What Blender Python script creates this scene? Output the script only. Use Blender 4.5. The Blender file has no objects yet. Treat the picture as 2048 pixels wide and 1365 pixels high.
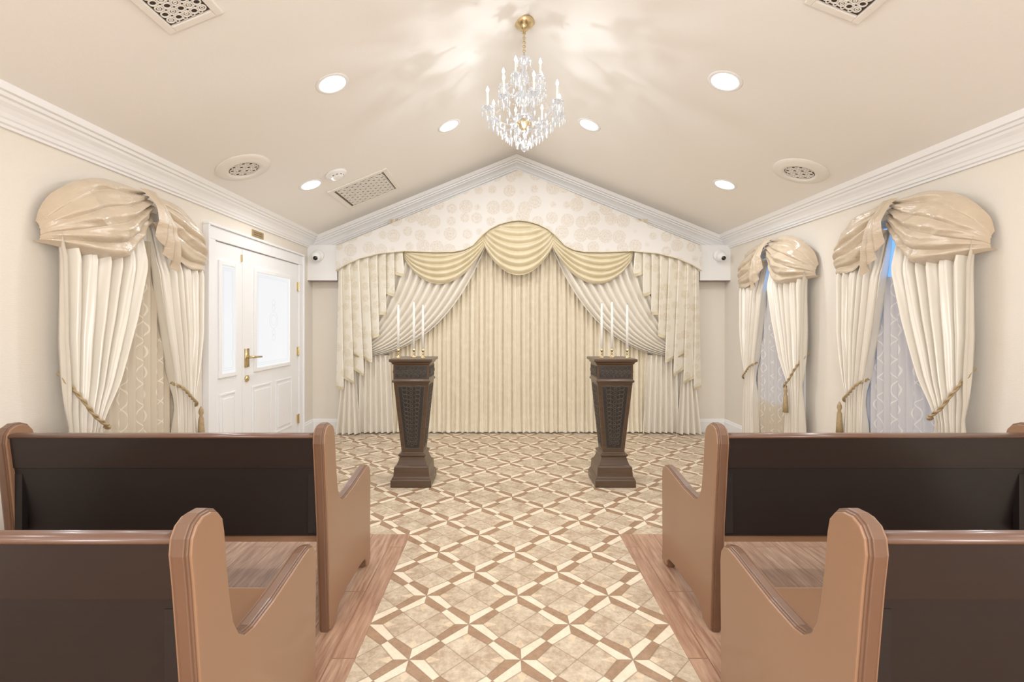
import bpy, math, random
from mathutils import Vector, Matrix, noise as mnoise
random.seed(4)
pi=math.pi
scene=bpy.context.scene
col=scene.collection
H=1.27

# ---------------------------------------------------------------- helpers
def srgb(c):
    out=[]
    for v in c[:3]:
        v=v/255.0
        out.append(v/12.92 if v<=0.04045 else ((v+0.055)/1.055)**2.4)
    return (out[0],out[1],out[2],1.0)

class NT:
    def __init__(s,name):
        s.mat=bpy.data.materials.new(name); s.mat.use_nodes=True
        s.nt=s.mat.node_tree; s.nt.nodes.clear()
        s.out=s.nt.nodes.new('ShaderNodeOutputMaterial')
    def n(s,t,**kw):
        nd=s.nt.nodes.new(t)
        for k,v in kw.items(): setattr(nd,k,v)
        return nd
    def link(s,a,b): s.nt.links.new(a,b)
    def put(s,sock,v):
        if isinstance(v,bpy.types.NodeSocket): s.link(v,sock)
        else: sock.default_value=v
    def m(s,op,a,b=None,c=None,clamp=False):
        nd=s.n('ShaderNodeMath',operation=op,use_clamp=clamp)
        s.put(nd.inputs[0],a)
        if b is not None: s.put(nd.inputs[1],b)
        if c is not None: s.put(nd.inputs[2],c)
        return nd.outputs[0]
    def mix(s,f,a,b):
        nd=s.n('ShaderNodeMix',data_type='RGBA')
        s.put(nd.inputs[0],f); s.put(nd.inputs[6],a); s.put(nd.inputs[7],b)
        return nd.outputs[2]
    def coord(s,scale=(1,1,1),rot=(0,0,0),which='Object'):
        tc=s.n('ShaderNodeTexCoord'); mp=s.n('ShaderNodeMapping')
        s.link(tc.outputs[which],mp.inputs[0]); mp.inputs['Scale'].default_value=scale
        mp.inputs['Rotation'].default_value=rot
        return mp.outputs[0]
    def xyz(s):
        tc=s.n('ShaderNodeTexCoord'); sx=s.n('ShaderNodeSeparateXYZ'); s.link(tc.outputs['Object'],sx.inputs[0]); return sx.outputs
    def noise(s,scale,detail=3,vec=None,rough=.5):
        nd=s.n('ShaderNodeTexNoise'); nd.inputs['Scale'].default_value=scale
        nd.inputs['Detail'].default_value=detail; nd.inputs['Roughness'].default_value=rough
        if vec is not None: s.link(vec,nd.inputs['Vector'])
        return nd.outputs[0]
    def bsdf(s,color,rough=.5,metal=0,bump=None,bstr=.2,bdist=.01,sheen=0,coat=0,spec=.5):
        b=s.n('ShaderNodeBsdfPrincipled')
        s.put(b.inputs['Base Color'],color); s.put(b.inputs['Roughness'],rough)
        b.inputs['Metallic'].default_value=metal
        b.inputs['Specular IOR Level'].default_value=spec
        if sheen: b.inputs['Sheen Weight'].default_value=sheen
        if coat: b.inputs['Coat Weight'].default_value=coat; b.inputs['Coat Roughness'].default_value=.15
        if bump is not None:
            bp=s.n('ShaderNodeBump'); bp.inputs['Strength'].default_value=bstr; bp.inputs['Distance'].default_value=bdist
            s.link(bump,bp.inputs['Height']); s.link(bp.outputs[0],b.inputs['Normal'])
        s.link(b.outputs[0],s.out.inputs[0])
        return b

def simple(name,c,rough=.5,metal=0,var=.08,nscale=8,bstr=0,scale=(1,1,1),sheen=0,coat=0,spec=.5,detail=3):
    t=NT(name); vec=t.coord(scale)
    nz=t.noise(nscale,detail,vec)
    c1=srgb(c); c2=tuple(v*(1-var*2) for v in c1[:3])+(1,)
    c3=tuple(min(1,v*(1+var)) for v in c1[:3])+(1,)
    colr=t.mix(nz,c2,c3) if var else c1
    t.bsdf(colr,rough,metal,nz if bstr else None,bstr,.01,sheen,coat,spec)
    return t.mat

# ---- materials
M={}
def wallmat(name,c,c2,bs=.3):
    t=NT(name); vec=t.coord((1,1,1))
    n1=t.noise(1.2,2,vec)
    v2=t.coord((60,60,400)); n2=t.noise(1.0,3,v2)
    f=t.m('ADD',t.m('MULTIPLY',n1,.5),t.m('MULTIPLY',n2,.5))
    colr=t.mix(f,srgb(c),srgb(c2))
    t.bsdf(colr,.75,0,n2,bs,.004,spec=.25)
    return t.mat
M['wall']=wallmat('wallpaper_cream',(230,221,207),(240,232,220))
M['ceil']=wallmat('ceiling_paint',(243,238,231),(249,245,239),.1)
M['white']=simple('white_gloss_paint',(245,244,243),.35,var=.01)
M['doorwhite']=simple('door_white',(242,242,243),.35,var=.01)
M['brass']=simple('polished_brass',(212,190,142),.25,1,var=.05)
M['pew']=simple('pew_brown_lacquer',(142,104,77),.34,var=.05,nscale=3,scale=(1,1,1),coat=.25)
M['pewcap']=simple('pew_cap_brown',(98,66,50),.3,var=.05,coat=.3)
M['pewedge']=simple('pew_routed_edge',(106,74,55),.33,var=.06,coat=.25)
def darkwood(name,c1,c2,rough=.4):
    t=NT(name); vec=t.coord((1.2,20,28)); n=t.noise(3,4,vec)
    t.bsdf(t.mix(n,srgb(c1),srgb(c2)),rough,0,n,.05,.003,coat=.1,spec=.3); return t.mat
M['pewdark1']=darkwood('pew_back_upper',(28,20,18),(37,26,22),.45)
M['pewdark2']=darkwood('pew_back_lower',(21,17,17),(29,23,22),.5)
M['walnut']=darkwood('pedestal_walnut',(56,42,32),(90,68,50),.34)
M['carve']=simple('carved_ebony',(28,24,22),.45,var=.2,nscale=40,bstr=.3)
M['carverelief']=simple('carved_relief_bronze',(74,63,52),.4,var=.2,nscale=50)
M['wax']=simple('white_wax',(250,248,243),.4,var=.01)
M['black']=simple('black_plastic',(18,18,20),.2,var=.02)
M['grey']=simple('grey_slot',(110,102,96),.6,var=.05)
M['vdark']=simple('vent_dark',(104,92,80),.8,var=.05)
M['vdark2']=simple('vent_darker',(72,61,51),.8,var=.05)
M['vent']=simple('vent_cream',(240,234,225),.5,var=.01)
def satin(name,c,c2,rough=.42,ns=(3,3,.6),sheen=.1,crinkle=0):
    t=NT(name); vec=t.coord(ns); n=t.noise(4,3,vec)
    if crinkle:
        w=t.noise(9,6,t.coord((1,1,2.0)),.55)
        w=t.m('ABSOLUTE',t.m('SUBTRACT',w,.5))
        t.bsdf(t.mix(n,srgb(c),srgb(c2)),rough,0,w,crinkle,.04,sheen=sheen,spec=.9)
    else:
        w=t.noise(1,2,t.coord((900,900,900))); t.bsdf(t.mix(n,srgb(c),srgb(c2)),rough,0,w,.1,.001,sheen=sheen,spec=.85)
    return t.mat
M['satin']=satin('cream_satin',(226,216,200),(242,235,222),.26)
M['taffeta']=satin('champagne_taffeta',(190,169,142),(215,196,171),.24,(3,3,3),crinkle=.3)
M['goldsatin']=satin('pale_gold_satin',(208,191,150),(230,217,186),.24)
M['rope']=simple('gold_rope',(176,150,108),.55,var=.2,nscale=60,bstr=.4)
def circles(name,bg,fg,scale,rad,rough=.55,yflat=0.0,k=1):
    t=NT(name)
    vec=t.coord((1,yflat,1))
    v=t.n('ShaderNodeTexVoronoi'); v.feature='F1'; v.inputs['Scale'].default_value=scale; v.inputs['Randomness'].default_value=.5
    t.link(vec,v.inputs['Vector']); d=v.outputs['Distance']
    f=t.m('MULTIPLY',t.m('SUBTRACT',rad,d),16,clamp=True)
    ring=t.m('MULTIPLY',t.m('SUBTRACT',.03,t.m('ABSOLUTE',t.m('SUBTRACT',d,rad*.72))),30,clamp=True)
    ring2=t.m('MULTIPLY',t.m('SUBTRACT',.03,t.m('ABSOLUTE',t.m('SUBTRACT',d,rad*.38))),30,clamp=True)
    n=t.noise(55,4,vec); n=t.m('MULTIPLY',t.m('SUBTRACT',n,.36),2.6,clamp=True)
    f=t.m('MULTIPLY',t.m('MULTIPLY',f,t.m('ADD',.15,n),clamp=True),k)
    c=t.mix(f,srgb(bg),srgb(fg)); c=t.mix(t.m('MULTIPLY',t.m('MAXIMUM',ring,ring2),.6),c,srgb(bg))
    t.bsdf(c,rough,0,f,.1,.004,sheen=.1,spec=.5); return t.mat
M['cornice']=circles('cornice_damask',(224,219,213),(202,187,165),6.2,.52,.45,k=.9)
M['damask']=circles('panel_damask',(236,228,212),(210,194,160),9,.46,.32,k=.75)
def sheer(name,base,line,transp,trellis=True):
    t=NT(name)
    if trellis:
        o=t.xyz(); y,z=o[1],o[2]
        ky,kz=1/.15,1/.26
        sn=t.m('MULTIPLY',t.m('SINE',t.m('MULTIPLY',z,2*pi*kz)),.25)
        nz=t.m('MULTIPLY',t.noise(4,2,t.coord()),.5)
        yy=t.m('ADD',t.m('MULTIPLY',y,ky),nz)
        a=t.m('ABSOLUTE',t.m('SUBTRACT',t.m('FRACT',t.m('ADD',t.m('ADD',yy,sn),50)),.5))
        b_=t.m('ABSOLUTE',t.m('SUBTRACT',t.m('FRACT',t.m('ADD',t.m('SUBTRACT',yy,sn),50)),.5))
        f=t.m('MULTIPLY',t.m('SUBTRACT',.035,t.m('MINIMUM',a,b_)),40,clamp=True)
        f=t.m('MULTIPLY',f,.75)
    else:
        f=t.noise(14,4,t.coord((1,0,1)))
        f=t.m('MULTIPLY',t.m('SUBTRACT',f,.45),2.5,clamp=True)
    c=t.mix(f,srgb(base),srgb(line))
    d=t.n('ShaderNodeBsdfDiffuse'); t.link(c,d.inputs[0])
    tl=t.n('ShaderNodeBsdfTranslucent'); t.link(c,tl.inputs[0])
    m1=t.n('ShaderNodeMixShader'); m1.inputs[0].default_value=.14 if trellis else 0
    t.link(d.outputs[0],m1.inputs[1]); t.link(tl.outputs[0],m1.inputs[2])
    if transp:
        tr=t.n('ShaderNodeBsdfTransparent')
        m2=t.n('ShaderNodeMixShader')
        t.put(m2.inputs[0],t.m('MULTIPLY',t.m('SUBTRACT',1,f),transp))
        t.link(m1.outputs[0],m2.inputs[1]); t.link(tr.outputs[0],m2.inputs[2])
        t.link(m2.outputs[0],t.out.inputs[0])
    else: t.link(m1.outputs[0],t.out.inputs[0])
    return t.mat
M['sheer']=sheer('trellis_sheer',(212,198,176),(242,234,217),.08)
M['stagesheer']=sheer('stage_sheer',(228,216,192),(237,227,206),0,trellis=False)
def emit(name,c,st):
    t=NT(name); n=t.noise(2,1,t.coord()); e=t.n('ShaderNodeEmission')
    c1=srgb(c); t.link(t.mix(n,c1,tuple(v*.93 for v in c1[:3])+(1,)),e.inputs[0]); e.inputs[1].default_value=st
    t.link(e.outputs[0],t.out.inputs[0]); return t.mat
M['lens']=emit('lamp_lens',(255,252,245),6)
M['bulb']=emit('flame_bulb',(255,250,242),10)
M['daylight']=emit('daylight_pane',(112,166,238),1.5)
M['warmpane']=emit('warm_glow_pane',(214,200,176),.7)  # pane given a dim warm glow of its own, not daylight
M['doorglass']=emit('frosted_glass_glow',(250,250,250),1.0)  # brightness of the door glass put in as emission; the pane is no lamp
M['doorglass2']=emit('frosted_etching_glow',(238,241,243),.95)  # etched lines carry the same painted-in glow, slightly dimmer
def crystal():
    t=NT('crystal_added_sparkle')
    n=t.noise(40,2,t.coord())
    g=t.n('ShaderNodeBsdfGlossy'); g.inputs['Roughness'].default_value=.05; t.link(t.mix(n,(.8,.8,.82,1),(1,1,1,1)),g.inputs[0])
    tr=t.n('ShaderNodeBsdfTransparent'); tr.inputs[0].default_value=(.90,.90,.92,1)
    e=t.n('ShaderNodeEmission'); e.inputs[0].default_value=(.97,.98,1,1); e.inputs[1].default_value=.8  # sparkle put into the crystal as emission, though drops are no lamps
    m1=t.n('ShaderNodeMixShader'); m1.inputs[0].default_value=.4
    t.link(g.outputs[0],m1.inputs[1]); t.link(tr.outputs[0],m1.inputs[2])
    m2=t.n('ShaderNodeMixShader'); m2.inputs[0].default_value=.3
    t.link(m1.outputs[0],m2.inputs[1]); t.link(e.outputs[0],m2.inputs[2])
    t.link(m2.outputs[0],t.out.inputs[0]); return t.mat
M['crystal']=crystal()
def floormat():
    t=NT('parquet_star_vinyl'); o=t.xyz()
    x,y=o[0],o[1]; T=.300*math.sqrt(2)
    y=t.m('SUBTRACT',y,.10); x=t.m('SUBTRACT',x,.07)
    u=t.m('DIVIDE',t.m('ADD',x,y),T); v=t.m('DIVIDE',t.m('SUBTRACT',x,y),T)
    su=t.m('SUBTRACT',t.m('FRACT',t.m('ADD',u,50.5)),.5); sv=t.m('SUBTRACT',t.m('FRACT',t.m('ADD',v,50.5)),.5)
    au=t.m('ABSOLUTE',su); av=t.m('ABSOLUTE',sv)
    mn=t.m('MINIMUM',au,av); mx=t.m('MAXIMUM',au,av)
    weff=t.m('SUBTRACT',.155,t.m('MULTIPLY',mx,.10))
    band=t.m('LESS_THAN',mn,weff)
    sgn=t.m('GREATER_THAN',t.m('MULTIPLY',su,sv),0)
    uc=t.m('LESS_THAN',au,av)
    dark=t.m('ABSOLUTE',t.m('SUBTRACT',sgn,uc))
    l1=t.m('LESS_THAN',t.m('ABSOLUTE',t.m('SUBTRACT',mn,weff)),.009)
    l2=t.m('LESS_THAN',mn,.007)
    diag=t.m('MULTIPLY',t.m('LESS_THAN',t.m('ABSOLUTE',t.m('SUBTRACT',au,av)),.009),band)
    cen=t.m('LESS_THAN',t.m('SUBTRACT',.5,mx),.007)
    # axis-aligned star points: slim kites reaching out from every node along x and y
    dif=t.m('ABSOLUTE',t.m('SUBTRACT',au,av)); sm=t.m('ADD',au,av)
    kite=t.m('MULTIPLY',t.m('LESS_THAN',dif,t.m('SUBTRACT',.11,t.m('MULTIPLY',t.m('ABSOLUTE',t.m('SUBTRACT',sm,.30)),.42))),t.m('LESS_THAN',sm,.56))
    kite=t.m('MULTIPLY',kite,t.m('SUBTRACT',1,band))
    vec=t.coord(); n1=t.noise(13,5,vec,.65); n2=t.noise(46,4,vec,.75)
    nn=t.m('MULTIPLY',t.m('SUBTRACT',t.m('ADD',t.m('MULTIPLY',n1,.5),t.m('MULTIPLY',n2,.5)),.38),4.2,clamp=True)
    q=t.m('MULTIPLY',sgn,.2)
    tf=t.m('SUBTRACT',nn,q,clamp=True)
    tile=t.mix(tf,srgb((168,144,117)),srgb((214,198,173)))
    light=t.mix(nn,srgb((218,200,172)),srgb((234,220,196)))
    dk=t.mix(nn,srgb((136,104,77)),srgb((164,130,100)))
    mid=t.mix(nn,srgb((196,170,138)),srgb((222,202,172)))
    bc=t.mix(dark,light,dk)
    c=t.mix(kite,tile,mid)
    c=t.mix(band,c,bc)
    ln=t.m('MULTIPLY',t.m('MAXIMUM',t.m('MAXIMUM',l1,l2),t.m('MAXIMUM',diag,cen)),.6)
    c=t.mix(ln,c,srgb((118,92,70)))
    t.bsdf(c,.42,0,n2,.05,.002,spec=.4); return t.mat
M['floor']=floormat()
def planks():
    t=NT('laminate_planks'); vec=t.coord((1,1,1),(0,0,pi/2))
    br=t.n('ShaderNodeTexBrick'); t.link(vec,br.inputs['Vector'])
    br.inputs['Scale'].default_value=1; br.inputs['Brick Width'].default_value=.9; br.inputs['Row Height'].default_value=.13
    br.inputs['Mortar Size'].default_value=.003; br.inputs['Color1'].default_value=srgb((206,170,142)); br.inputs['Color2'].default_value=srgb((184,144,116))
    br.inputs['Mortar'].default_value=srgb((124,88,64))
    g=t.noise(4,5,t.coord((14,1.2,1)),.6)
    c=t.mix(t.m('MULTIPLY',t.m('SUBTRACT',g,.36),2.8,clamp=True),srgb((142,102,80)),br.outputs[0])
    t.bsdf(c,.35,0,g,.05,.002,spec=.45); return t.mat
M['plank']=planks()

class MB:
    def __init__(s): s.v=[]; s.f=[]; s.mi=[]; s.sm=[]; s.mats=[]; s.cur=0; s.smooth=False
    def mat(s,m,smooth=False):
        if m not in s.mats: s.mats.append(m)
        s.cur=s.mats.index(m); s.smooth=smooth; return s
    def add(s,vs,fs,xf=None):
        o=len(s.v)
        if xf is not None: vs=[xf@Vector(p) for p in vs]
        s.v+= [tuple(p) for p in vs]
        for f in fs: s.f.append(tuple(i+o for i in f)); s.mi.append(s.cur); s.sm.append(s.smooth)
    def box(s,x0,x1,y0,y1,z0,z1,xf=None):
        s.add([(x0,y0,z0),(x1,y0,z0),(x1,y1,z0),(x0,y1,z0),(x0,y0,z1),(x1,y0,z1),(x1,y1,z1),(x0,y1,z1)],
              [(0,3,2,1),(4,5,6,7),(0,1,5,4),(1,2,6,5),(2,3,7,6),(3,0,4,7)],xf)
    def lathe(s,prof,n=24,c=(0,0,0),xf=None,sq=False):
        vs=[];fs=[]
        for r,z in prof:
            for i in range(n):
                a=2*pi*i/n+(pi/4 if sq else 0); k=math.sqrt(2) if sq else 1
                vs.append((c[0]+r*k*math.cos(a),c[1]+r*k*math.sin(a),c[2]+z))
        for j in range(len(prof)-1):
            for i in range(n):
                a=j*n+i;b=j*n+(i+1)%n
                fs.append((a,b,b+n,a+n))
        fs.append(tuple(reversed(range(n)))); fs.append(tuple(range((len(prof)-1)*n,len(prof)*n)))
        s.add(vs,fs,xf)
    def tube(s,path,r,n=8,xf=None):
        vs=[];fs=[]; P=[Vector(p) for p in path]
        up=Vector((0,0,1))
        for i,p in enumerate(P):
            t=(P[min(i+1,len(P)-1)]-P[max(i-1,0)])
            if t.length<1e-9: t=Vector((0,0,1))
            t.normalize()
            a=t.cross(up)
            if a.length<.05: a=t.cross(Vector((1,0,0)))
            a.normalize(); b=t.cross(a)
            rr=r[i] if isinstance(r,(list,tuple)) else r
            for k in range(n):
                an=2*pi*k/n; vs.append(p+a*rr*math.cos(an)+b*rr*math.sin(an))
        for j in range(len(P)-1):
            for i in range(n):
                a=j*n+i;b=j*n+(i+1)%n; fs.append((a,b,b+n,a+n))
        fs.append(tuple(reversed(range(n)))); fs.append(tuple(range((len(P)-1)*n,len(P)*n)))
        s.add(vs,fs,xf)
    def torus(s,c,R,r,axis='z',n=16,m=6,xf=None):
        vs=[];fs=[]
        for i in range(n):
            a=2*pi*i/n
            for j in range(m):
                b=2*pi*j/m; q=R+r*math.cos(b); w=r*math.sin(b)
                if axis=='z': p=(q*math.cos(a),q*math.sin(a),w)
                elif axis=='y': p=(q*math.cos(a),w,q*math.sin(a))
                else: p=(w,q*math.cos(a),q*math.sin(a))
                vs.append((c[0]+p[0],c[1]+p[1],c[2]+p[2]))
        for i in range(n):
            for j in range(m):
                fs.append((i*m+j,((i+1)%n)*m+j,((i+1)%n)*m+(j+1)%m,i*m+(j+1)%m))
        s.add(vs,fs,xf)
    def octa(s,c,r,h):
        x,y,z=c
        n=6; vs=[(x,y,z+h*.4)]+[(x+r*math.cos(2*pi*i/n),y+r*math.sin(2*pi*i/n),z) for i in range(n)]+[(x,y,z-h*.6)]
        fs=[(0,1+i,1+(i+1)%n) for i in range(n)]+[(n+1,1+(i+1)%n,1+i) for i in range(n)]
        s.add(vs,fs)
    def prism(s,pts,axis,a,b):
        def P(p,t):
            return {'x':(t,p[0],p[1]),'y':(p[0],t,p[1]),'z':(p[0],p[1],t)}[axis]
        n=len(pts); vs=[P(p,a) for p in pts]+[P(p,b) for p in pts]
        fs=[tuple(range(n)),tuple(reversed(range(n,2*n)))]+[(i,(i+1)%n,(i+1)%n+n,i+n)[::-1] for i in range(n)]
        s.add(vs,fs)
    def grid(s,nu,nv,fn):
        vs=[fn(i/nu,j/nv) for j in range(nv+1) for i in range(nu+1)]
        fs=[(j*(nu+1)+i,j*(nu+1)+i+1,(j+1)*(nu+1)+i+1,(j+1)*(nu+1)+i) for j in range(nv) for i in range(nu)]
        s.add(vs,fs)
    def build(s,name,origin=(0,0,0),parent=None,bevel=0,label=None,fix=True,local=False):
        me=bpy.data.meshes.new(name)
        o=(0,0,0) if local else origin
        me.from_pydata([(p[0]-o[0],p[1]-o[1],p[2]-o[2]) for p in s.v],[],s.f)
        for m in s.mats: me.materials.append(m)
        me.polygons.foreach_set('material_index',s.mi); me.polygons.foreach_set('use_smooth',s.sm)
        me.update()
        if fix:
            import bmesh
            bm=bmesh.new(); bm.from_mesh(me); bmesh.ops.recalc_face_normals(bm,faces=bm.faces); bm.to_mesh(me); bm.free()
        ob=bpy.data.objects.new(name,me); col.objects.link(ob)
        if parent is not None: ob.parent=parent
        else: ob.location=origin
        if bevel:
            b=ob.modifiers.new('bevel','BEVEL'); b.width=bevel; b.segments=2; b.limit_method='ANGLE'; b.angle_limit=.7
        if label: ob['label']=label
        return ob

def empty(name,loc,label,cat,group=None,kind=None,rot=None):
    e=bpy.data.objects.new(name,None); e.location=loc; e.empty_display_size=.1; col.objects.link(e)
    if rot: e.rotation_euler=rot
    tag(e,label,cat,group,kind); return e
def tag(o,label,cat,group=None,kind=None):
    o['label']=label; o['category']=cat
    if group: o['group']=group
    if kind: o['kind']=kind
def copytree(root,loc,rot=None):
    new=root.copy(); col.objects.link(new); new.location=loc
    if rot is not None: new.rotation_euler=rot
    def rec(o,p):
        for c in list(o.children):
            k=c.copy(); col.objects.link(k); k.parent=p; rec(c,k)
    rec(root,new)
    return new

# ---------------------------------------------------------------- room shell
XL,XR,RX=-2.24,2.62,.165
YF,YR=5.6,-1.8
def ceil(x):
    return 3.245-.4056*(RX-x) if x<RX else 3.245-.397*(x-RX)
def struct(mb,name,label,cat,**k):
    o=mb.build(name,**k); tag(o,label,cat,kind='structure'); return o
b=MB().mat(M['floor']); b.box(XL-.1,XR+.1,YR-.1,YF+.1,-.1,0); struct(b,'floor','beige star parquet patterned vinyl floor','floor')
b=MB().mat(M['wall']); b.box(XL-.1,XL,YR,YF,0,ceil(XL)+.02); struct(b,'wall_left','cream wallpapered side wall with entrance door','wall')
b=MB().mat(M['wall']); b.box(XR,XR+.1,YR,YF,0,ceil(XR)+.02); struct(b,'wall_right','cream wallpapered side wall with two windows','wall')
gp=[(XL-.1,0),(XR+.1,0),(XR+.1,ceil(XR+.1)),(RX,ceil(RX)),(XL-.1,ceil(XL-.1))]
b=MB().mat(M['wall']); b.prism(gp,'y',YF,YF+.1); struct(b,'wall_far','cream gabled end wall behind stage curtains','wall')
b=MB().mat(M['wall']); b.prism(gp,'y',YR-.1,YR); struct(b,'wall_rear','cream gabled wall at the entrance end','wall')
cp=[(XL-.1,ceil(XL-.1)),(RX,ceil(RX)),(XR+.1,ceil(XR+.1)),(XR+.1,ceil(XR+.1)+.1),(RX,ceil(RX)+.1),(XL-.1,ceil(XL-.1)+.1)]
b=MB().mat(M['ceil']); b.prism(cp,'y',YR-.1,YF+.1); struct(b,'ceiling','cream painted vaulted ceiling with central ridge','ceiling')
b=MB().mat(M['plank']); b.box(XL,-.558,YR,2.866,0,.003); struct(b,'floor_laminate','brown wood laminate floor under pews','floor')
b=MB().mat(M['plank']); b.box(.705,XR,YR,2.866,0,.003); struct(b,'floor_laminate','brown wood laminate floor under pews','floor')
prof=[(0,0),(.014,0),(.016,.012),(.026,.018),(.03,.034),(.036,.04),(.042,.058),(.054,.078),(.070,.095),(.074,.108),(.088,.112),(.092,.128),(.106,.132),(.108,.175),(0,.19)]
b=MB().mat(M['white']); b.prism([(XL+d,2.15+z*.98) for d,z in prof],'y',YR,YF); struct(b,'trim_1','white stepped crown moulding along side wall','crown moulding')
b=MB().mat(M['white']); b.prism([(XR-d,2.145+z*.98) for d,z in prof],'y',YR,YF); struct(b,'trim_2','white stepped crown moulding along side wall','crown moulding')
b=MB().mat(M['white'])
vs=[];fs=[]; n=len(prof)
for x in (XL,RX,XR):
    for d,z in prof: vs.append((x,YF-d,ceil(x)-.178+z))
for j in range(2):
    for i in range(n): fs.append((j*n+i,j*n+(i+1)%n,(j+1)*n+(i+1)%n,(j+1)*n+i))
b.add(vs,fs); struct(b,'trim_3','white crown moulding following the gable','crown moulding')
def bprof(h=.155): return [(0,0),(.018,0),(.018,h-.03),(.012,h-.02),(.010,h-.006),(.004,h),(0,h)]
b=MB().mat(M['white']); b.prism([(XL+d,z) for d,z in bprof()],'y',YR,3.54); b.prism([(XL+d,z) for d,z in bprof()],'y',5.27,YF); struct(b,'baseboard_left','white moulded baseboard','baseboard')
b=MB().mat(M['white']); b.prism([(XR-d,z) for d,z in bprof()],'y',YR,YF); struct(b,'baseboard_right','white moulded baseboard','baseboard')
b=MB().mat(M['white']); b.prism([(YF-d,z) for d,z in bprof()],'x',XL,XR); struct(b,'baseboard_far','white moulded baseboard','baseboard')
for i,(a,c) in enumerate(((XL,-1.90),(2.27,XR))):
    b=MB().mat(M['white']); b.box(a,c,5.46,YF,1.775,2.18); b.mat(M['pewcap']); b.box(a,c,5.462,YF,1.767,1.7745)
    struct(b,'trim_%d'%(4+i),'white boxed soffit in the corner under crown moulding','soffit')

# ---------------------------------------------------------------- door on left wall
D=empty('door_1',(XL,4.45,0),'white double entrance door with frosted glass and brass lever','door',kind='structure')
O=(XL,4.45,0)
Y0,Y1,Ym=3.66,5.15,4.055; ZT=1.915
b=MB().mat(M['doorwhite'])
b.box(XL,XL+.035,Y0-.095,Y0-.005,0,ZT+.005); b.box(XL,XL+.035,Y1+.005,Y1+.095,0,ZT+.005); b.box(XL,XL+.035,Y0-.095,Y1+.095,ZT+.0055,ZT+.105)
b.box(XL,XL+.05,Y0-.115,Y0-.0955,0,ZT+.105); b.box(XL,XL+.05,Y1+.0955,Y1+.115,0,ZT+.105); b.box(XL,XL+.05,Y0-.115,Y1+.115,ZT+.1055,ZT+.125)
b.build('door_frame',O,D,bevel=.004)
def leaf(ya,yb,glass,panels,lab):
    b=MB().mat(M['doorwhite'])
    b.box(XL,XL+.02,ya+.003,yb-.003,.01,ZT)
    x1=XL+.02
    ga,gb,gz0,gz1=glass
    def ring(a,c,z0,z1,w,t):
        b.box(x1,x1+t,a,a+w,z0,z1); b.box(x1,x1+t,c-w,c,z0,z1); b.box(x1,x1+t,a+w,c-w,z0,z0+w); b.box(x1,x1+t,a+w,c-w,z1-w,z1)
    ring(ga-.035,gb+.035,gz0-.035,gz1+.035,.035,.014)
    for a,c,z0,z1 in panels:
        ring(a,c,z0,z1,.018,.007); b.box(x1,x1+.008,a+.045,c-.045,z0+.045,z1-.045)
    L=b.build('door_leaf',O,D,bevel=.003,label=lab)
    g=MB().mat(M['doorglass']); g.box(x1,x1+.004,ga,gb,gz0,gz1)
    g.mat(M['doorglass2'])
    w=gb-ga
    for t in (.02,.035): 
        for (a,c,z0,z1) in ((ga+t,ga+t+.004,gz0+t,gz1-t),(gb-t-.004,gb-t,gz0+t,gz1-t),(ga+t,gb-t,gz0+t,gz0+t+.004),(ga+t,gb-t,gz1-t-.004,gz1-t)):
            g.box(x1+.004,x1+.005,a,c,z0,z1)
    if w>.4:
        cy=(ga+gb)/2; cz=(gz0+gz1)/2
        for k,R in enumerate((.05,.08)):
            g.torus((x1+.004,cy,cz),R,.003,'x',24,4)
        for dz in (.12,-.12,.17,-.17): g.torus((x1+.004,cy,cz+dz),.03,.003,'x',16,4)
    g.build('glass_pane',O,L,label='frosted etched glass pane')
    return L
L1=leaf(Ym,Y1,(4.27,4.93,.88,1.74),[(4.2,4.56,.2,.72),(4.64,5.0,.2,.72)],'wide white panelled leaf with tall frosted pane')
L2=leaf(Y0,Ym,(3.74,3.93,.88,1.74),[(3.72,3.95,.2,.72)],'narrow white side leaf with frosted pane')
b=MB().mat(M['brass'],True)
hx=XL+.02
b.box(hx,hx+.012,4.085,4.145,.90,1.06)
b.tube([(hx,4.115,.985),(hx+.06,4.115,.985),(hx+.065,4.14,.985),(hx+.06,4.26,.98)],[.012,.012,.011,.009],10)
b.build('door_handle',O,L1,label='brass lever handle')
b=MB().mat(M['brass'],True); b.lathe([(0,0),(.028,0),(.028,.014),(.012,.02),(0,.02)],16,xf=Matrix.Translation((hx,4.115,.80))@Matrix.Rotation(pi/2,4,'Y')); b.build('door_lock',O,L1,label='round brass deadbolt')
for z in (1.68,.98,.25):
    b=MB().mat(M['brass']); b.box(hx,hx+.012,Y1-.03,Y1-.005,z-.045,z+.045); b.tube([(hx+.014,Y1-.004,z-.05),(hx+.014,Y1-.004,z+.05)],.007,8); b.build('hinge',O,L1,label='brass hinge')
b=MB().mat(M['brass']); b.box(hx,hx+.010,Ym-.03,Ym-.015,1.80,1.86); b.build('bolt',O,L2,label='small brass flush bolt')
b=MB().mat(M['brass']); b.box(XL,XL+.008,4.24,4.44,2.06,2.12)
b.mat(M['pewcap'])
for k in range(2): b.box(XL+.008,XL+.009,4.27,4.41,2.077+.018*k,2.083+.018*k)
o=b.build('wall_plaque',(XL,4.34,2.085)); tag(o,'small brass nameplate on wall above the door','plaque')

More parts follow.
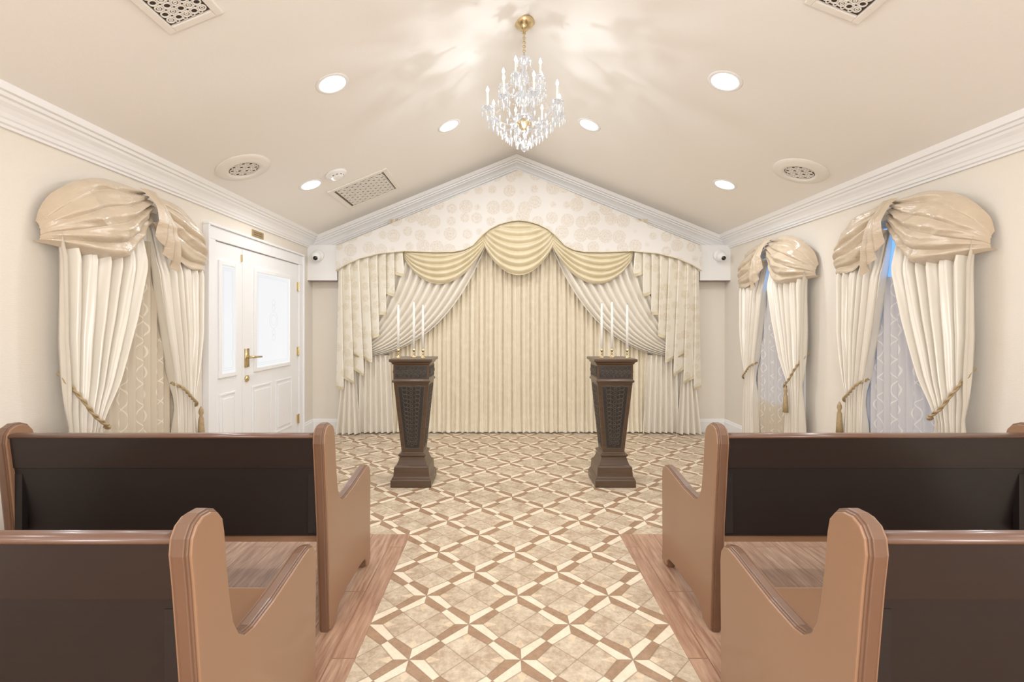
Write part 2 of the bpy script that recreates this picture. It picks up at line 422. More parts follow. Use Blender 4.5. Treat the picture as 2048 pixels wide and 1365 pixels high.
# ---------------------------------------------------------------- ceiling fixtures, their lamps and added fill lights
AL=-math.atan(.4056); AR=math.atan(.397)
def crot(x): return (0,AL if x<RX else AR,0)
pts=[(-1.048,2.929),(1.37,2.925),(-.463,4.116),(.755,4.145),(-1.683,4.173),(1.99,4.254)]
first=None
for x,y in pts:
    z=ceil(x)
    if first is None:
        first=empty('recessed_downlight',(x,y,z),'round white recessed downlight glowing in the vaulted ceiling','ceiling light','recessed ceiling downlights',rot=crot(x))
        b=MB().mat(M['white'],True); b.lathe([(.082,-.001),(.082,-.003),(.090,-.004),(.100,-.003),(.106,0),(.082,0)],32); b.build('trim_ring',parent=first,local=True)
        b=MB().mat(M['lens'],True); b.lathe([(0,-.002),(.0825,-.002),(.0825,-.0005),(0,-.0005)],32); b.build('lens',parent=first,local=True,label='glowing white lens')
    else:
        copytree(first,(x,y,z),crot(x))
LC=(.955,.975,.995)
def area(x,y,z,p,size,rot=(0,0,0),c=LC):
    l=bpy.data.lights.new('lamp_or_fill','AREA'); l.shape='DISK'; l.size=size; l.energy=p; l.color=c
    o=bpy.data.objects.new('lamp_or_fill',l); o.location=(x,y,z); o.rotation_euler=rot; col.objects.link(o); return o
def point(x,y,z,p,r,c=LC):
    l=bpy.data.lights.new('lamp_or_fill','POINT'); l.shadow_soft_size=r; l.energy=p; l.color=c
    o=bpy.data.objects.new('lamp_or_fill',l); o.location=(x,y,z); col.objects.link(o); return o
for x,y in pts:
    area(x+.012*(1 if x<RX else -1),y,ceil(x)-.02,10,.14,crot(x))
for x,y in ((-1.0,1.2),(1.35,1.2),(-.9,-.6),(1.25,-.6)): area(x,y,ceil(x)-.03,8,.3,crot(x))  # unseen ceiling lights without fixtures, added for even fill
point(.165,-1.2,1.5,92,.35)  # fill light added behind the camera, no fixture there
point(.165,-.6,1.5,38,.3)  # second added fill light, nearer the camera

def scroll_lattice(b,w,h,step,z,inside):
    nx=int(w/step); ny=int(h/step)
    for i in range(-nx,nx+1):
        for j in range(-ny,ny+1):
            x=i*step; y=j*step
            if inside(x,y):
                b.torus((x,y,z),step*.42,step*.10,'z',12,5)
                if (i+j)%2==0: b.torus((x,y,z),step*.17,step*.09,'z',8,4)
            x2=x+step/2;y2=y+step/2
            if inside(x2,y2): b.torus((x2,y2,z),step*.22,step*.09,'z',8,4)
rv=None
for x,y in ((-1.886,3.458),(2.235,3.568)):
    if rv is None:
        rv=empty('round_air_vent',(x,y,ceil(x)),'round cream ceiling vent with ornate scroll grille','air vent','round ceiling vents',rot=crot(x))
        b=MB().mat(M['vent'],True); b.lathe([(.105,0),(.105,-.02),(.115,-.026),(.135,-.024),(.16,-.014),(.188,-.008),(.19,0)],40); b.build('vent_frame',parent=rv,local=True)
        b=MB().mat(M['vdark']); b.lathe([(0,-.002),(.106,-.002),(.106,-.006),(0,-.006)],32)
        b.mat(M['vent'],True); scroll_lattice(b,.11,.11,.036,-.014,lambda a,c:a*a+c*c<.095**2); b.build('grille',parent=rv,local=True,label='ornate scrollwork grille')
    else: copytree(rv,(x,y,ceil(x)),crot(x))
def sqvent(x0,x1,y0,y1,step,lab,dark=False):
    cx=(x0+x1)/2; cy=(y0+y1)/2; k=1.08
    w=(x1-x0)/2*k; h=(y1-y0)/2
    e=empty('square_air_vent',(cx,cy,ceil(cx)),lab,'air vent','square ceiling vents',rot=crot(cx))
    b=MB().mat(M['vent']); f=.045 if not dark else .035
    b.box(-w,-w+f,-h,h,-.014,0); b.box(w-f,w,-h,h,-.014,0); b.box(-w+f,w-f,-h,-h+f,-.014,0); b.box(-w+f,w-f,h-f,h,-.014,0)
    b.build('vent_frame',parent=e,local=True,bevel=.004)
    b=MB().mat(M['vdark2'] if dark else M['vdark']); b.box(-w+f,w-f,-h+f,h-f,-.003,-.001); b.mat(M['vent'],True)
    scroll_lattice(b,w-f,h-f,step,-.009,lambda a,c:abs(a)<w-f-step*.3 and abs(c)<h-f-step*.3)
    b.build('grille',parent=e,local=True,label='ornate scrollwork grille')
sqvent(-1.64,-1.09,4.44,5.09,.042,'large square cream ceiling vent with fine scroll grille')
sqvent(-1.49,-1.25,1.7,2.12,.036,'small cream ceiling vent with dark scroll grille',True)
sqvent(1.39,1.64,1.76,2.185,.036,'small cream ceiling vent with dark scroll grille',True)
e=empty('smoke_detector',(-1.454,4.147,ceil(-1.454)),'white round smoke detector on the ceiling','smoke detector',rot=crot(-1))
b=MB().mat(M['white'],True); b.lathe([(0,0),(.092,0),(.092,-.012),(.082,-.02),(.06,-.024),(.055,-.04),(.03,-.046),(0,-.046)],32); b.build('housing',parent=e,local=True)
b=MB().mat(M['grey'])
for k in range(10):
    a=2*pi*k/10; b.box(.056,.058,-.009,.009,-.037,-.027,xf=Matrix.Rotation(a,4,'Z'))
b.build('sensor_slots',parent=e,local=True,label='grey sensing slots')

# ---------------------------------------------------------------- chandelier
CX,CY=.14,3.08; CZ=ceil(CX)
O=(CX,CY,CZ)
ch=empty('chandelier',O,'crystal chandelier with candle bulbs hanging on a chain from the ridge','chandelier')
b=MB().mat(M['brass'],True); b.lathe([(0,.0),(.068,0),(.068,-.012),(.055,-.03),(.032,-.05),(.012,-.06),(.01,-.075),(0,-.075)],24,O); b.build('canopy',O,ch,label='brass ceiling canopy')
b=MB().mat(M['brass'],True)
z=CZ-.08; k=0
while z>3.03:
    b.torus((CX,CY,z),.009,.0025,'x' if k%2 else 'y',10,5); z-=.014; k+=1
b.build('chain',O,ch,label='brass chain')
b=MB().mat(M['crystal'],True)
b.lathe([(0,3.03),(.012,3.02),(.03,3.0),(.045,2.985),(.02,2.96),(.012,2.92),(.03,2.88),(.036,2.85),(.014,2.82),(.014,2.78),(.03,2.74),(.036,2.71),(.014,2.68),(.02,2.64),(.05,2.625),(.065,2.61),(.03,2.59)],16,(CX,CY,0))
b.build('column',O,ch,label='cut glass central column')
b=MB().mat(M['brass'],True); b.lathe([(0,2.60),(.025,2.60),(.045,2.585),(.05,2.565),(.035,2.545),(.016,2.53),(0,2.525)],20,(CX,CY,0)); b.build('bowl',O,ch,label='brass receiver bowl')
def arm(ang,r1,z0,z1,dip,hc,nd,sc):
    ca,sa=math.cos(ang),math.sin(ang)
    def P(r,z): return (CX+ca*r,CY+sa*r,z)
    path=[]
    for i in range(15):
        t=i/14; r=.03+(r1-.03)*t
        zz=z0+(z1-z0)*t**2-dip*math.sin(pi*min(1,t*1.05))*(1-.3*t)
        path.append(P(r,zz))
    b=MB().mat(M['crystal'],True); b.tube(path,.006,8); A=b.build('arm',O,ch)
    b=MB().mat(M['crystal'],True); c=P(r1,z1); b.lathe([(0,-.012),(.012,-.008),(.036*sc,.006),(.040*sc,.012),(.012,.008),(0,.01)],14,c); b.build('drip_pan',O,A)
    b=MB().mat(M['wax'],True); b.lathe([(0,.006),(.0065,.006),(.0065,hc),(0,hc)],10,c); b.build('candle_sleeve',O,A,label='white candle sleeve')
    b=MB().mat(M['bulb'],True); b.lathe([(0,hc),(.006,hc+.004),(.010,hc+.014),(.006,hc+.028),(0,hc+.042)],10,c); b.build('bulb',O,A,label='glowing flame bulb')
    b=MB().mat(M['crystal'])
    for k in range(nd):
        a=2*pi*k/nd; b.octa((c[0]+.036*sc*math.cos(a),c[1]+.036*sc*math.sin(a),c[2]-.03),.0075,.05); b.octa((c[0]+.036*sc*math.cos(a),c[1]+.036*sc*math.sin(a),c[2]+.0),.004,.012)
    b.octa((c[0],c[1],c[2]-.05),.010,.055)
    b.build('crystal_pendants',O,A,label='ring of cut crystal drops')
N1=8
for k in range(N1): arm(2*pi*k/N1+.2,.24,2.60,2.645,.06,.105,7,1)
for k in range(5): arm(2*pi*k/5+.5,.135,2.78,2.82,.035,.085,6,.8)
b=MB().mat(M['crystal'])
def strand(p,q,sag,n,r=.0048):
    for i in range(n+1):
        t=i/n; b.octa((p[0]+(q[0]-p[0])*t,p[1]+(q[1]-p[1])*t,p[2]+(q[2]-p[2])*t-sag*4*t*(1-t)),r,r*2.6)
def PC(r,a,z): return (CX+r*math.cos(a),CY+r*math.sin(a),z)
for k in range(N1):
    a=2*pi*k/N1+.2
    if k%2==0: strand(PC(.04,a,2.97),PC(.20,a,2.66),.05,18)
    strand(PC(.22,a,2.65),PC(.22,a+2*pi/N1,2.65),.05,11)
    strand(PC(.21,a,2.60),PC(.06,a,2.47),.02,12)
for k in range(5):
    a=2*pi*k/5+.5; strand(PC(.04,a,2.99),PC(.12,a,2.83),.03,10); strand(PC(.13,a,2.82),PC(.13,a+2*pi/5,2.82),.035,9)
b.build('bead_strands',O,ch,label='swagged crystal bead strands')['kind']='stuff'
b=MB().mat(M['crystal'])
for (r,z,n,s) in ((.20,2.565,16,.05),(.175,2.54,16,.05),(.15,2.515,14,.05),(.12,2.49,13,.055),(.085,2.465,10,.055),(.045,2.44,7,.05),(.045,2.97,8,.04),(.05,2.72,8,.045),(.08,2.77,8,.045)):
    for k in range(n):
        b.octa(PC(r,2*pi*k/n+z*7,z),.0095,s)
b.octa(PC(0,0,2.44),.02,.05)
b.build('crystal_drops',O,ch,label='tiers of faceted crystal drops')['kind']='stuff'
b=MB().mat(M['crystal'],True); b.lathe([(0,-.024),(.015,-.02),(.024,0),(.015,.018),(0,.024)],14,(CX,CY,2.415)); b.build('finial_ball',O,ch)
b=MB().mat(M['brass'],True); b.tube([(CX,CY,3.03),(CX,CY,2.42)],.004,8); b.build('rod',O,ch)
CC=(.86,.93,1.0)
point(CX,CY-.08,2.47,9,.015,CC)
point(CX,CY+.07,2.50,3.5,.015,CC)

# ---------------------------------------------------------------- pews
def offset(pts,d):
    n=len(pts); out=[]
    area_=sum(pts[i][0]*pts[(i+1)%n][1]-pts[(i+1)%n][0]*pts[i][1] for i in range(n))
    sg=1 if area_>0 else -1
    for i in range(n):
        p=Vector(pts[i-1]);q=Vector(pts[i]);r=Vector(pts[(i+1)%n])
        e1=(q-p).normalized(); e2=(r-q).normalized()
        n1=Vector((-e1.y,e1.x))*sg; n2=Vector((-e2.y,e2.x))*sg
        m=(n1+n2)
        if m.length<1e-6: m=n1
        m.normalize(); k=d/max(.5,m.dot(n1))
        out.append((q.x+m.x*k,q.y+m.y*k))
    return out
raw=[(0,0),(-.012,.2),(-.028,.45),(-.055,.72),(-.064,.79),(-.060,.825),(-.044,.85),(-.018,.863),(.012,.862),(.04,.85),(.06,.826),(.068,.79),(.078,.70),(.092,.61),(.104,.56),(.125,.522),(.155,.498),(.19,.492),
     (.3,.498),(.42,.514),(.5,.526),(.545,.529),(.58,.518),(.6,.492),(.606,.455),(.604,.3),(.6,.1),(.605,.035),(.605,0),(.52,0),(.515,.03),(.49,.05),(.4,.06),(.22,.06),(.12,.05),(.095,.03),(.09,0)]
PL=1.32
pew=empty('pew',(-1.368,1.95,.003),'brown lacquered wooden pew with dark back beside the aisle','pew','wooden chapel pews')
for sx in (-1,1):
    b=MB(); xo=sx*PL/2; xi=xo-sx*.05
    lo,hi=min(xo,xi),max(xo,xi)
    b.mat(M['pewedge']); b.prism(raw,'x',lo+.012,hi-.012)
    in1=offset(raw,.004); in2=offset(raw,.008)
    b.mat(M['pewedge']); b.prism(in1,'x',lo+.006,hi-.006)
    b.mat(M['pew']); b.prism(in2,'x',lo,hi)
    b.build('end_panel',parent=pew,local=True,bevel=.003)
x0,x1=-PL/2+.05,PL/2-.05
b=MB().mat(M['pewdark1'])
b.prism([(-.045,.810),(-.02,.810),(.0,.685),(-.030,.685)],'x',x0,x1)
b.mat(M['pewdark2']); b.prism([(-.026,.683),(-.0,.683),(.045,.39),(.018,.39)],'x',x0,x1)
b.build('backrest',parent=pew,local=True,label='dark brown two-board backrest')
b=MB().mat(M['pewcap'],True); b.prism([(-.050,.810),(-.053,.815),(-.050,.822),(-.040,.826),(-.018,.826),(-.008,.820),(-.010,.810)],'x',x0,x1); b.build('top_rail',parent=pew,local=True,label='rounded brown top rail')
b=MB().mat(M['pew']); b.prism([(.03,.36),(.03,.385),(.3,.378),(.55,.385),(.57,.378),(.572,.362),(.56,.355)],'x',x0,x1); b.build('seat',parent=pew,local=True)
for sx in (-1,1):
    b=MB().mat(M['pewdark2']); b.box(min(sx*(PL/2-.05),sx*(PL/2-.08)),max(sx*(PL/2-.05),sx*(PL/2-.08)),-.024,.0,.42,.66)
    b.build('support_cleat',parent=pew,local=True)
copytree(pew,(1.515,1.95,.003))
p3=copytree(pew,(-1.300,1.035,.003)); p4=copytree(pew,(1.408,1.035,.003))

# ---------------------------------------------------------------- pedestals
ped=empty('pedestal',(-.712,3.84,0),'carved dark walnut tapered pedestal holding candles','pedestal','carved pedestals flanking the aisle')
b=MB().mat(M['walnut'])
b.lathe([(.158,0),(.158,.055),(.150,.062),(.150,.07),(.140,.082),(.135,.15),(.128,.158),(.118,.165),(.105,.20),(.098,.225),(.108,.232),(.108,.245),(.088,.252),(.088,.26)],4,sq=True)
b.build('base',parent=ped,local=True,bevel=.004,label='stepped square plinth')
b=MB().mat(M['walnut']); b.lathe([(.086,.258),(.138,.815)],4,sq=True); b.build('shaft',parent=ped,local=True,bevel=.005,label='tapered square shaft')
b=MB().mat(M['walnut'])
b.lathe([(.138,.812),(.148,.818),(.148,.832),(.140,.838),(.140,.955),(.148,.96),(.152,.972),(.168,.98),(.168,1.0)],4,sq=True)
b.build('capital',parent=ped,local=True,bevel=.003,label='square top with frieze')
for k in range(4):
    R=Matrix.Rotation(k*pi/2,4,'Z')
    b=MB()
    def HW(z): return .086+(.138-.086)*(z-.258)/(.815-.258)
    def face(z0,z1,m0,out,mat,ins):
        b.mat(mat)
        w0=HW(z0)-ins; w1=HW(z1)-ins
        vs=[(-w0,-HW(z0)-out,z0),(w0,-HW(z0)-out,z0),(w1,-HW(z1)-out,z1),(-w1,-HW(z1)-out,z1),
            (-w0,-HW(z0)+.004,z0),(w0,-HW(z0)+.004,z0),(w1,-HW(z1)+.004,z1),(-w1,-HW(z1)+.004,z1)]
        b.add(vs,[(0,1,2,3),(4,7,6,5),(0,4,5,1),(1,5,6,2),(2,6,7,3),(3,7,4,0)],R)
    face(.285,.79,0,.003,M['carverelief'],.028)
    face(.295,.78,0,.0045,M['carve'],.034)
    b.mat(M['carverelief'],True)
    z=.32; i=0
    while z<.765:
        y=-HW(z)-.006; w=HW(z)-.046
        b.torus((0,y,z),.010,.0026,'y',12,5,xf=R)
        b.torus((w*.62,y,z+.012),w*.22,.0024,'y',10,5,xf=R); b.torus((-w*.62,y,z+.012),w*.22,.0024,'y',10,5,xf=R)
        for sg in (-1,1):
            b.tube([(0,y,z+.010),(sg*w*.35,y-.002,z+.026),(sg*w*.7,y-.001,z+.03),(sg*w*.95,y,z+.018)],[.003,.0026,.002,.001],5,xf=R)
        z+=.034; i+=1
    b.build('carved_panel',parent=ped,local=True,label='dark carved scroll panel')
    b=MB().mat(M['carve']); b.box(-.122,.122,-.1435,-.138,.852,.942,xf=R)
    b.mat(M['carverelief'],True)
    for j in range(-3,4):
        b.torus((j*.034,-.145,.897),.014,.003,'y',12,5,xf=R); b.torus((j*.034,-.145,.897),.005,.003,'y',8,4,xf=R)
    for j in range(-3,3):
        for dz in (.03,-.03): b.torus((j*.034+.017,-.145,.897+dz),.008,.0026,'y',8,4,xf=R)
    b.build('carved_frieze',parent=ped,local=True,label='carved scroll frieze')
copytree(ped,(.878,3.84,0))

hold=None; cand=None
cp=[(-.84,3.83,.36),(-.722,3.87,.385),(-.64,3.82,.36),(.80,3.83,.37),(.892,3.87,.385),(1.005,3.83,.36)]
for i,(x,y,h) in enumerate(cp):
    if hold is None:
        b=MB().mat(M['brass'],True)
        b.lathe([(0,0),(.022,0),(.023,.003),(.016,.008),(.006,.012),(.0045,.026),(.008,.032),(.0045,.04),(.005,.048),(.012,.056),(.013,.060),(.010,.062),(.011,.072),(0,.072)],18)
        hold=b.build('candle_holder'); hold.location=(x,y,1.0); tag(hold,'small brass candlestick standing on the carved pedestal','candle holder','brass candlesticks')
        b=MB().mat(M['wax'],True); b.lathe([(0,0),(.011,0),(.010,.2),(.0075,.345),(.0035,.356),(0,.357)],14); b.mat(M['black']); b.tube([(0,0,.355),(.001,0,.366)],.0012,5)
        cand=b.build('taper_candle'); cand.location=(x,y,1.0725); tag(cand,'tall white unlit taper candle in a brass holder','candle','white taper candles')
    else:
        o=hold.copy(); o.location=(x,y,1.0); col.objects.link(o)
        o=cand.copy(); o.location=(x,y,1.0725); col.objects.link(o); o.scale=(1,1,h/.36)

# ---------------------------------------------------------------- security cameras
sc=None
for x in (-2.115,2.485):
    if sc is None:
        sc=empty('security_camera',(x,5.46,2.06),'white dome security camera mounted on corner soffit','security camera','dome security cameras')
        b=MB().mat(M['white'],True); b.lathe([(0,0),(.066,0),(.066,.02),(.054,.03),(0,.03)],24,xf=Matrix.Rotation(pi/2,4,'X')); b.build('mount',parent=sc,local=True)
        b=MB().mat(M['white'],True)
        prof2=[(.056*math.sin(a),.056*-math.cos(a)) for a in [pi*i/12 for i in range(13)]]
        b.lathe(prof2,20,(0,-.065,-.02)); b.build('ball',parent=sc,local=True)
        b=MB().mat(M['black'],True); b.lathe([(0,0),(.026,0),(.024,.012),(.012,.018),(0,.02)],18,xf=Matrix.Translation((.006,-.106,-.042))@Matrix.Rotation(pi/2+.4,4,'X')); b.build('lens',parent=sc,local=True,label='black glossy lens')
    else: copytree(sc,(x,5.46,2.06))

# ---------------------------------------------------------------- stage curtain
S0=.184
O=(S0,5.48,0)
st=empty('stage_curtain',O,'grand cream draped curtain with swags under a gabled fabric cornice','curtain')
half=[(-2.07,1.876),(-1.968,1.944),(-1.798,2.017),(-1.571,2.074),(-1.288,2.100),(-.948,2.088),(-.74,2.092),(-.62,2.115),(-.52,2.165),(-.42,2.275),(-.33,2.35),(-.22,2.405),(-.1,2.438),(0,2.448)]
bot=[(S0+x,z) for x,z in half]+[(S0-x,z) for x,z in reversed(half[:-1])]
def botz(x):
    for (x0_,z0_),(x1_,z1_) in zip(bot,bot[1:]):
        if x0_<=x<=x1_: return z0_+(z1_-z0_)*(x-x0_)/(x1_-x0_)
    return 1.876
def behind(x,y,z):
    lim=5.416-max(0,botz(x)-z)*1.3
    return max(y,lim)
def topz(x): return 3.018-.418*abs(x-S0)
b=MB()
b.mat(M['cornice'])
n=len(bot)
vs=[(x,5.38,z) for x,z in bot]+[(x,5.38,topz(x)) for x,z in bot]+[(x,5.41,z) for x,z in bot]+[(x,5.41,topz(x)) for x,z in bot]
fs=[]
for i in range(n-1):
    fs+=[(i,i+1,n+i+1,n+i),(2*n+i,3*n+i,3*n+i+1,2*n+i+1),(i,2*n+i,2*n+i+1,i+1),(n+i,n+i+1,3*n+i+1,3*n+i)]
fs+=[(0,n,3*n,2*n),(n-1,3*n-1,4*n-1,2*n-1)]
b.add(vs,fs)
for x in (bot[0][0],bot[-1][0]-.02): b.box(x,x+.02,5.41,5.585,1.876,topz(bot[0][0]))
b.mat(M['goldsatin'],True)
b.tube([(x,5.378,z) for x,z in bot],.006,6)
b.build('cornice',O,st,label='off-white gabled fabric cornice with circle damask')

def swag(name,xl,xr,tl,tr,bl,br,st0,sb,mat,k,bulge,Y=5.45,seed=0):
    b=MB().mat(mat,True)
    def f(u,v):
        vv=v
        zl=tl+(bl-tl)*vv; zr=tr+(br-tr)*vv
        par=4*u*(1-u); par=par**.85
        z=zl+(zr-zl)*u-(st0+(sb-st0)*vv)*par
        e=min(1,par*1.6)
        rip=abs(math.sin(pi*k*vv+.35*math.sin(3*u+seed)))**.7
        d=bulge*math.sin(pi*(.15+.8*vv))*(.25+.75*par)+.046*rip*e
        x=xl+(xr-xl)*u
        return (x,behind(x,Y-d,z),z)
    b.grid(48,110,f)
    return b.build(name,O,st,fix=False)
swag('swag',-.22,.59,2.56,2.56,2.20,2.20,.05,.37,M['goldsatin'],8,.06,5.44)
swag('swag',-1.14,-.19,2.2,2.34,2.05,2.2,.03,.39,M['goldsatin'],7,.05,5.45,1)
swag('swag',.555,1.50,2.34,2.2,2.2,2.05,.03,.39,M['goldsatin'],7,.05,5.45,2)

def bez(a,b_,c,t): return (a[0]*(1-t)**2+2*b_[0]*t*(1-t)+c[0]*t*t, a[1]*(1-t)**2+2*b_[1]*t*(1-t)+c[1]*t*t)
def mir(p,side): return (p[0],p[1]) if side<0 else (2*S0-p[0],p[1])
for side in (-1,1):
    b=MB().mat(M['satin'],True)
    A0,A1,A2=(-1.16,2.12),(-1.34,1.38),(-1.70,.985)
    B0,B1,B2=(-.18,2.2),(-.66,.95),(-1.62,.885)
    def f(u,v):
        p=bez(A0,A1,A2,v); q=bez(B0,B1,B2,v)
        uu=u
        x=p[0]+(q[0]-p[0])*uu; z=p[1]+(q[1]-p[1])*uu
        z-=.05*math.sin(pi*uu)*math.sin(pi*v)
        am=.038*(1-.45*v)
        ph=2*pi*10*uu+.6*math.sin(5*uu)
        y=5.485-am*(abs(math.cos(ph/2))**.8*2-1)-.03*math.sin(pi*uu)*v
        x,z=mir((x,z),side)
        return (x,min(y,5.525),z)
    b.grid(220,40,f); b.build('drape',O,st,fix=False,label='cream satin drape swept to the side')
    b=MB().mat(M['satin'],True)
    def f(u,v):
        xa=-1.70-.02*v
        xb=-1.30+.05*v
        x=xa+(xb-xa)*u; z=.965-.95*v-.06*u*(1-v)
        y=5.505-(.026+.008*v)*math.cos(2*pi*7*u+.6*v)
        x,z=mir((x,z),side); return (x,y,z)
    b.grid(110,16,f); b.build('drape_skirt',O,st,fix=False,label='cream satin lower fall of the drape')
    b=MB().mat(M['satin'],True)
    def f(u,v):
        xa=-1.80-.095*v; xb=-1.70+.09*v
        x=xa+(xb-xa)*u; z=1.0-.985*v
        y=5.44-(.012+.026*v)*math.cos(2*pi*4*u)
        x,z=mir((x,z),side); return (x,y,z)
    b.grid(60,14,f); b.build('side_panel',O,st,fix=False)
    b=MB().mat(M['damask'],True)
    NP=8
    def f(u,v):
        s=u*NP+.25*math.sin(4.2*u+1); fr=s-math.floor(s); tri=.5-.5*math.cos(2*pi*fr); tri=tri*.6+.4*(fr*2 if fr<.5 else 2-2*fr)
        base=-1.14-(.73)*u
        x=base+.085*(tri-.5)*(.45+v)
        hem=2.02-1.02*min(1,u/.55)**1.1 if u<.55 else 1.0-.40*(u-.55)/.45
        hem-=.12*tri*(1+.3*math.sin(11*u))
        top=2.2 if u<.6 else 2.2-.3*(u-.6)/.4
        z=top+(hem-top)*v
        x-=.03*v*math.sin(7*u)
        y=5.450-.066*tri
        x,z=mir((x,z),side); return (x,behind(x,y,z),z)
    b.grid(NP*14,24,f); b.build('jabot',O,st,fix=False,label='damask cascade with zigzag hem')
    b=MB().mat(M['goldsatin'],True)
    def g(u,v):
        x,y,z=f(u,1.0); z+= .012-.034*v; y-=.006+.012*v*math.sin(2*pi*NP*2*u); return (x,y,z)
    b.grid(NP*14,3,g); b.build('jabot_trim',O,st,fix=False)
    b=MB().mat(M['rope'],True)
    pts_=[mir((-1.74+.16*t/8,.96-.09*t/8),side) for t in range(9)]
    b.tube([(p[0],5.42-.01*math.sin(pi*i/8),p[1]) for i,p in enumerate(pts_)],.009,8); b.build('tieback',O,st,label='gold cord tieback')
b=MB().mat(M['stagesheer'],True)
def f(u,v):
    x=-1.32+3.01*u; z=2.5-2.49*v
    ph=pi*56*u+.7*math.sin(9*u)+.2*math.sin(4*v+11*u)
    w1=abs(math.cos(ph))**.75
    y=5.572-.036*w1-.006*math.cos(2*pi*85*u+.6*math.sin(3*v))
    if v>.93:
        k=(v-.93)/.07; y-=.03*k; x+=.006*math.sin(140*u)*k; z+=.014*k*(1+math.sin(2*pi*38*u))*.5
    return (x,y,z)
b.grid(58*18,16,f); b.build('sheer_panel',O,st,fix=False,label='pleated beige sheer centre panel')

# ---------------------------------------------------------------- side windows and drapery
def window_set(idx,wx,nn,Y0,W,label,glow=True,tas=(False,True)):
    def T(a,d,z): return (wx+nn*d,Y0+a,z)
    def boxT(b,a0,a1,d0,d1,z0,z1):
        xs=sorted((wx+nn*d0,wx+nn*d1)); b.box(xs[0],xs[1],Y0+a0,Y0+a1,z0,z1)
    o0=T(W/2,0,0)
    w=empty('window_%d'%idx,T(W/2,0,.5),'white framed window with a glowing pane behind curtains','window',kind='structure')
    O=T(W/2,0,.5)
    b=MB().mat(M['white'])
    for a0,a1,z0,z1 in ((.25,.31,.45,1.98),(.95,1.01,.45,1.98),(.31,.95,.45,.51),(.31,.95,1.92,1.98)): boxT(b,a0,a1,0,.02,z0,z1)
    b.build('window_frame',O,w,bevel=.003)
    b=MB().mat(M['daylight'] if glow else M['warmpane']); boxT(b,.31,.95,.001,.005,.51,1.92); b.build('window_pane',O,w)
    O=o0
    e=empty('window_curtain',o0,label,'curtain','side window curtains')
    def surf(name,mat,nu,nv,f,lab=None,smooth=True):
        b=MB().mat(mat,smooth); b.grid(nu,nv,lambda u,v:T(*f(u,v))); return b.build(name,O,e,fix=False,label=lab)
    surf('sheer_panel',M['sheer'],260,10,lambda u,v:(.2+.87*u,.06+.010*math.cos(2*pi*15*u+.5*math.sin(8*u)),1.78-1.76*v-(.20 if glow else 0)*math.sin(pi*u)*(1-v)),'beige trellis-patterned sheer')
    def interp(z,keys):
        for (z0,a0),(z1,a1) in zip(keys,keys[1:]):
            if z<=z0 and z>=z1:
                t=(z0-z)/(z0-z1); return a0+(a1-a0)*t
        return keys[-1][1] if z<keys[-1][0] else keys[0][1]
    def panel(outer,inner,ph):
        def f(u,v):
            zt=1.74+.16*min(1,u*2)
            z=zt+(.02-zt)*v
            ao=interp(z,outer); ai=interp(z,inner)
            a=ao+(ai-ao)*u
            sq=math.exp(-((z-.74)/.16)**2)
            am=.040*(1-.5*sq)
            d=.100+am*(abs(math.cos(pi*6.5*u+ph+.15*math.sin(4*z)))*2-1)+.008*math.cos(2*pi*15*u+2*ph)
            d+=.02*sq*math.sin(pi*u)
            if z>1.6: d=d*(1-.45*(z-1.6)/.3)
            return (a,d,z)
        surf('drape',M['satin'],130,60,f)
    s=W/1.27
    panel([(1.95,.08*s),(1.2,.09*s),(.85,.12*s),(.74,.14*s),(.02,.10*s)],[(1.95,.67*s),(1.65,.66*s),(1.3,.56*s),(.95,.43*s),(.78,.34*s),(.70,.31*s),(.02,.38*s)],0)
    panel([(1.95,1.20*s),(1.2,1.17*s),(.85,1.10*s),(.74,1.07*s),(.02,1.12*s)],[(1.95,.70*s),(1.65,.71*s),(1.3,.78*s),(.95,.86*s),(.80,.90*s),(.72,.91*s),(.02,.86*s)],1.3)
    def tie(path,tp,tassel):
        b=MB().mat(M['rope'],True)
        def cr(P,t):
            n=len(P)-1; x=t*n; i=min(int(x),n-1); f=x-i
            p0=P[max(i-1,0)];p1=P[i];p2=P[i+1];p3=P[min(i+2,n)]
            return tuple(.5*((2*p1[k])+(-p0[k]+p2[k])*f+(2*p0[k]-5*p1[k]+4*p2[k]-p3[k])*f*f+(-p0[k]+3*p1[k]-3*p2[k]+p3[k])*f**3) for k in range(3))
        NN=60
        for phs in (0,pi):
            path2=[]
            for i in range(NN+1):
                a_,d_,z_=cr(path,i/NN); th=i*.75+phs
                path2.append(T(a_,d_+.0055*math.cos(th),z_+.0065*math.sin(th)))
            b.tube(path2,.0062,6)
        tb=b.build('tieback',O,e,label='twisted gold rope tieback')
        if tassel:
            b=MB().mat(M['rope'],True)
            c=T(*tp)
            b.lathe([(0,.06),(.006,.05),(.014,.03),(.016,.01),(.009,-.01),(.016,-.03),(.020,-.10),(.023,-.17),(0,-.17)],14,c)
            b.build('tassel',O,tb,label='gold tassel')
    tie([(.155*s,.04,1.03),(.135*s,.10,.985),(.16*s,.15,.90),(.22*s,.168,.80),(.30*s,.165,.735),(.335*s,.13,.72),(.34*s,.09,.73)],(.25*s,.18,.68),tas[0])
    tie([(1.06*s,.05,.72),(1.07*s,.11,.71),(1.04*s,.155,.73),(.97*s,.165,.78),(.91*s,.15,.85),(.88*s,.09,.89)],(1.07*s,.165,.65),tas[1])
    ks=.68*s
    def crease(x,p=.65): return abs(math.sin(x))**p
    def circ(t): 
        t=max(0,min(1,t)); return math.sqrt(1-(1-t)**2)
    def crumple(a,z,q=1.0):
        p=Vector((a*5.0,z*10.0,idx*5.3))
        n1=1-abs(mnoise.noise(p))*2.2
        n2=mnoise.noise(p*2.1+Vector((3,1,7)))
        return (.013*n1+.005*n2)*q
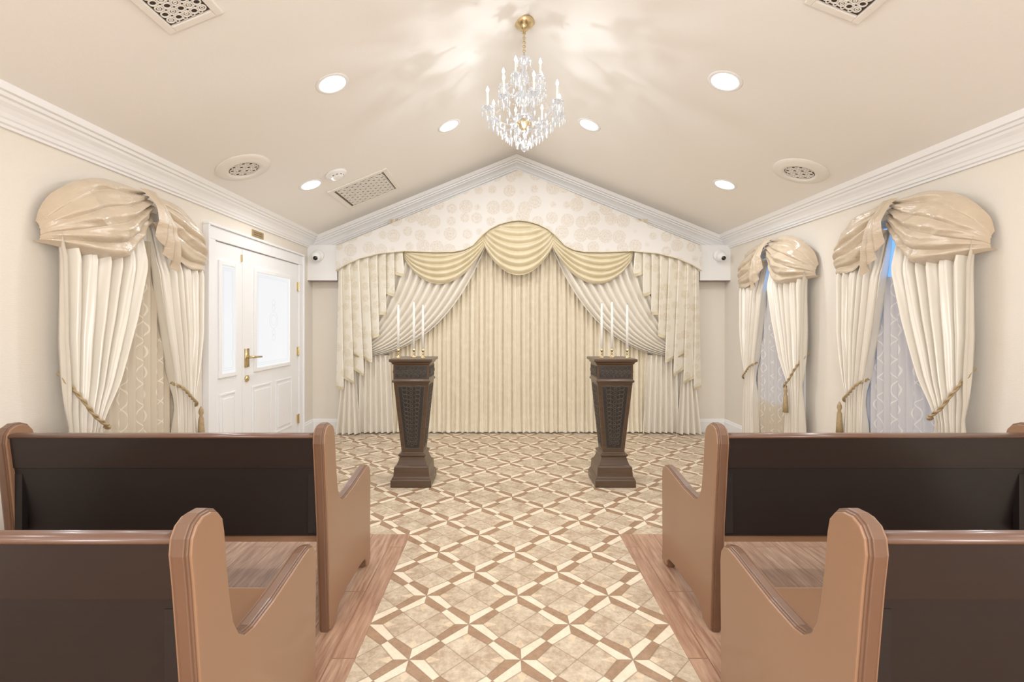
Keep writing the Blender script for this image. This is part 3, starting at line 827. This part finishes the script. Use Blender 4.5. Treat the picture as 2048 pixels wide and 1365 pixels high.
    def big(u,v):
        top=1.76+.315*circ(u/.72)
        botm=1.665-.05*math.sin(pi*min(1,u*1.15))+ (.22*max(0,(u-.6)/.4)**1.5)
        dome=circ(u/.30+.02)
        z=top+(botm-top)*v
        gat=1-.50*max(0,(u-.55)/.45)
        vv=v+.30*(u-.4)*math.sin(pi*v)
        amp=.018+.018*u
        rip=crease(pi*4.6*vv+1.3*u+.5*math.sin(5*u))*amp+math.sin(2*pi*7.1*vv-4*u+1)*.004
        rt=math.sin(pi*(.03+.77*v))**.55
        a=.055*(1-u)+ks*u
        d=.02+.155*dome*rt*gat+(rip+crumple(a,z))*dome-.008
        if v>.93: d-=.05*(v-.93)/.07
        return (a,max(d,.01),z)
    surf('swag',M['taffeta'],120,140,big,'large puffed champagne taffeta swag')
    def small(u,v):
        top=2.075-.26*(1-circ(1-(u**1.3)))
        botm=1.86-.22*math.sin(pi/2*min(1,u*1.6))+.015*max(0,u-.6)
        z=top+(botm-top)*v
        dome=circ((1-u)/.30+.02)
        vv=v-.28*(u-.5)*math.sin(pi*v)
        rip=crease(pi*4.2*vv+2*u)*.028+math.sin(2*pi*6*vv+3*u)*.004
        a=ks+(1.25*s-ks)*u
        d=.02+.125*dome*math.sin(pi*(.03+.79*v))**.55+(rip+crumple(a,z,.85))*dome-.008
        return (a,max(d,.01),z)
    surf('swag',M['taffeta'],90,110,small,'smaller champagne taffeta swag')
    def jab(u,v):
        s3=u*3; fr=s3-math.floor(s3); tri=fr*2 if fr<.5 else 2-2*fr
        w=.09+.11*v
        a=ks-.05*s+w*u*s+.02*tri
        hem=1.80-.24*u**.8+ (.10*max(0,u-.8)/.2)
        z=2.085+(hem-2.085)*v
        d=.165+.026*tri+.03*math.sin(pi*v)-.09*(1-v)**3+crumple(a,z,.5)
        return (a,d,z)
    surf('jabot',M['taffeta'],60,40,jab,'hanging taffeta tail at the knot')
    return e
window_set(1,XL,1,2.20,1.27,'cream tied-back drapes with champagne swag valance beside the door',glow=False)
window_set(2,XR,-1,2.45,1.20,'cream tied-back drapes with champagne swag valance beside a pew')
window_set(3,XR,-1,3.85,1.25,'cream tied-back drapes with champagne swag valance beside the stage curtain',tas=(True,False))

# ---------------------------------------------------------------- world, camera
w=bpy.data.worlds.new('World'); scene.world=w; w.use_nodes=True
w.node_tree.nodes['Background'].inputs[0].default_value=(.9,.95,1,1); w.node_tree.nodes['Background'].inputs[1].default_value=.8
cam=bpy.data.cameras.new('Camera'); cam.lens=950/2048*36; cam.sensor_width=36; cam.sensor_fit='HORIZONTAL'
cam.shift_x=19/2048; cam.shift_y=-33.5/2048; cam.clip_start=.05
co=bpy.data.objects.new('Camera',cam); co.location=(0,0,H); co.rotation_euler=(pi/2,0,0); col.objects.link(co)
scene.camera=co
scene.view_settings.view_transform='Standard'
scene.view_settings.gamma=1.15
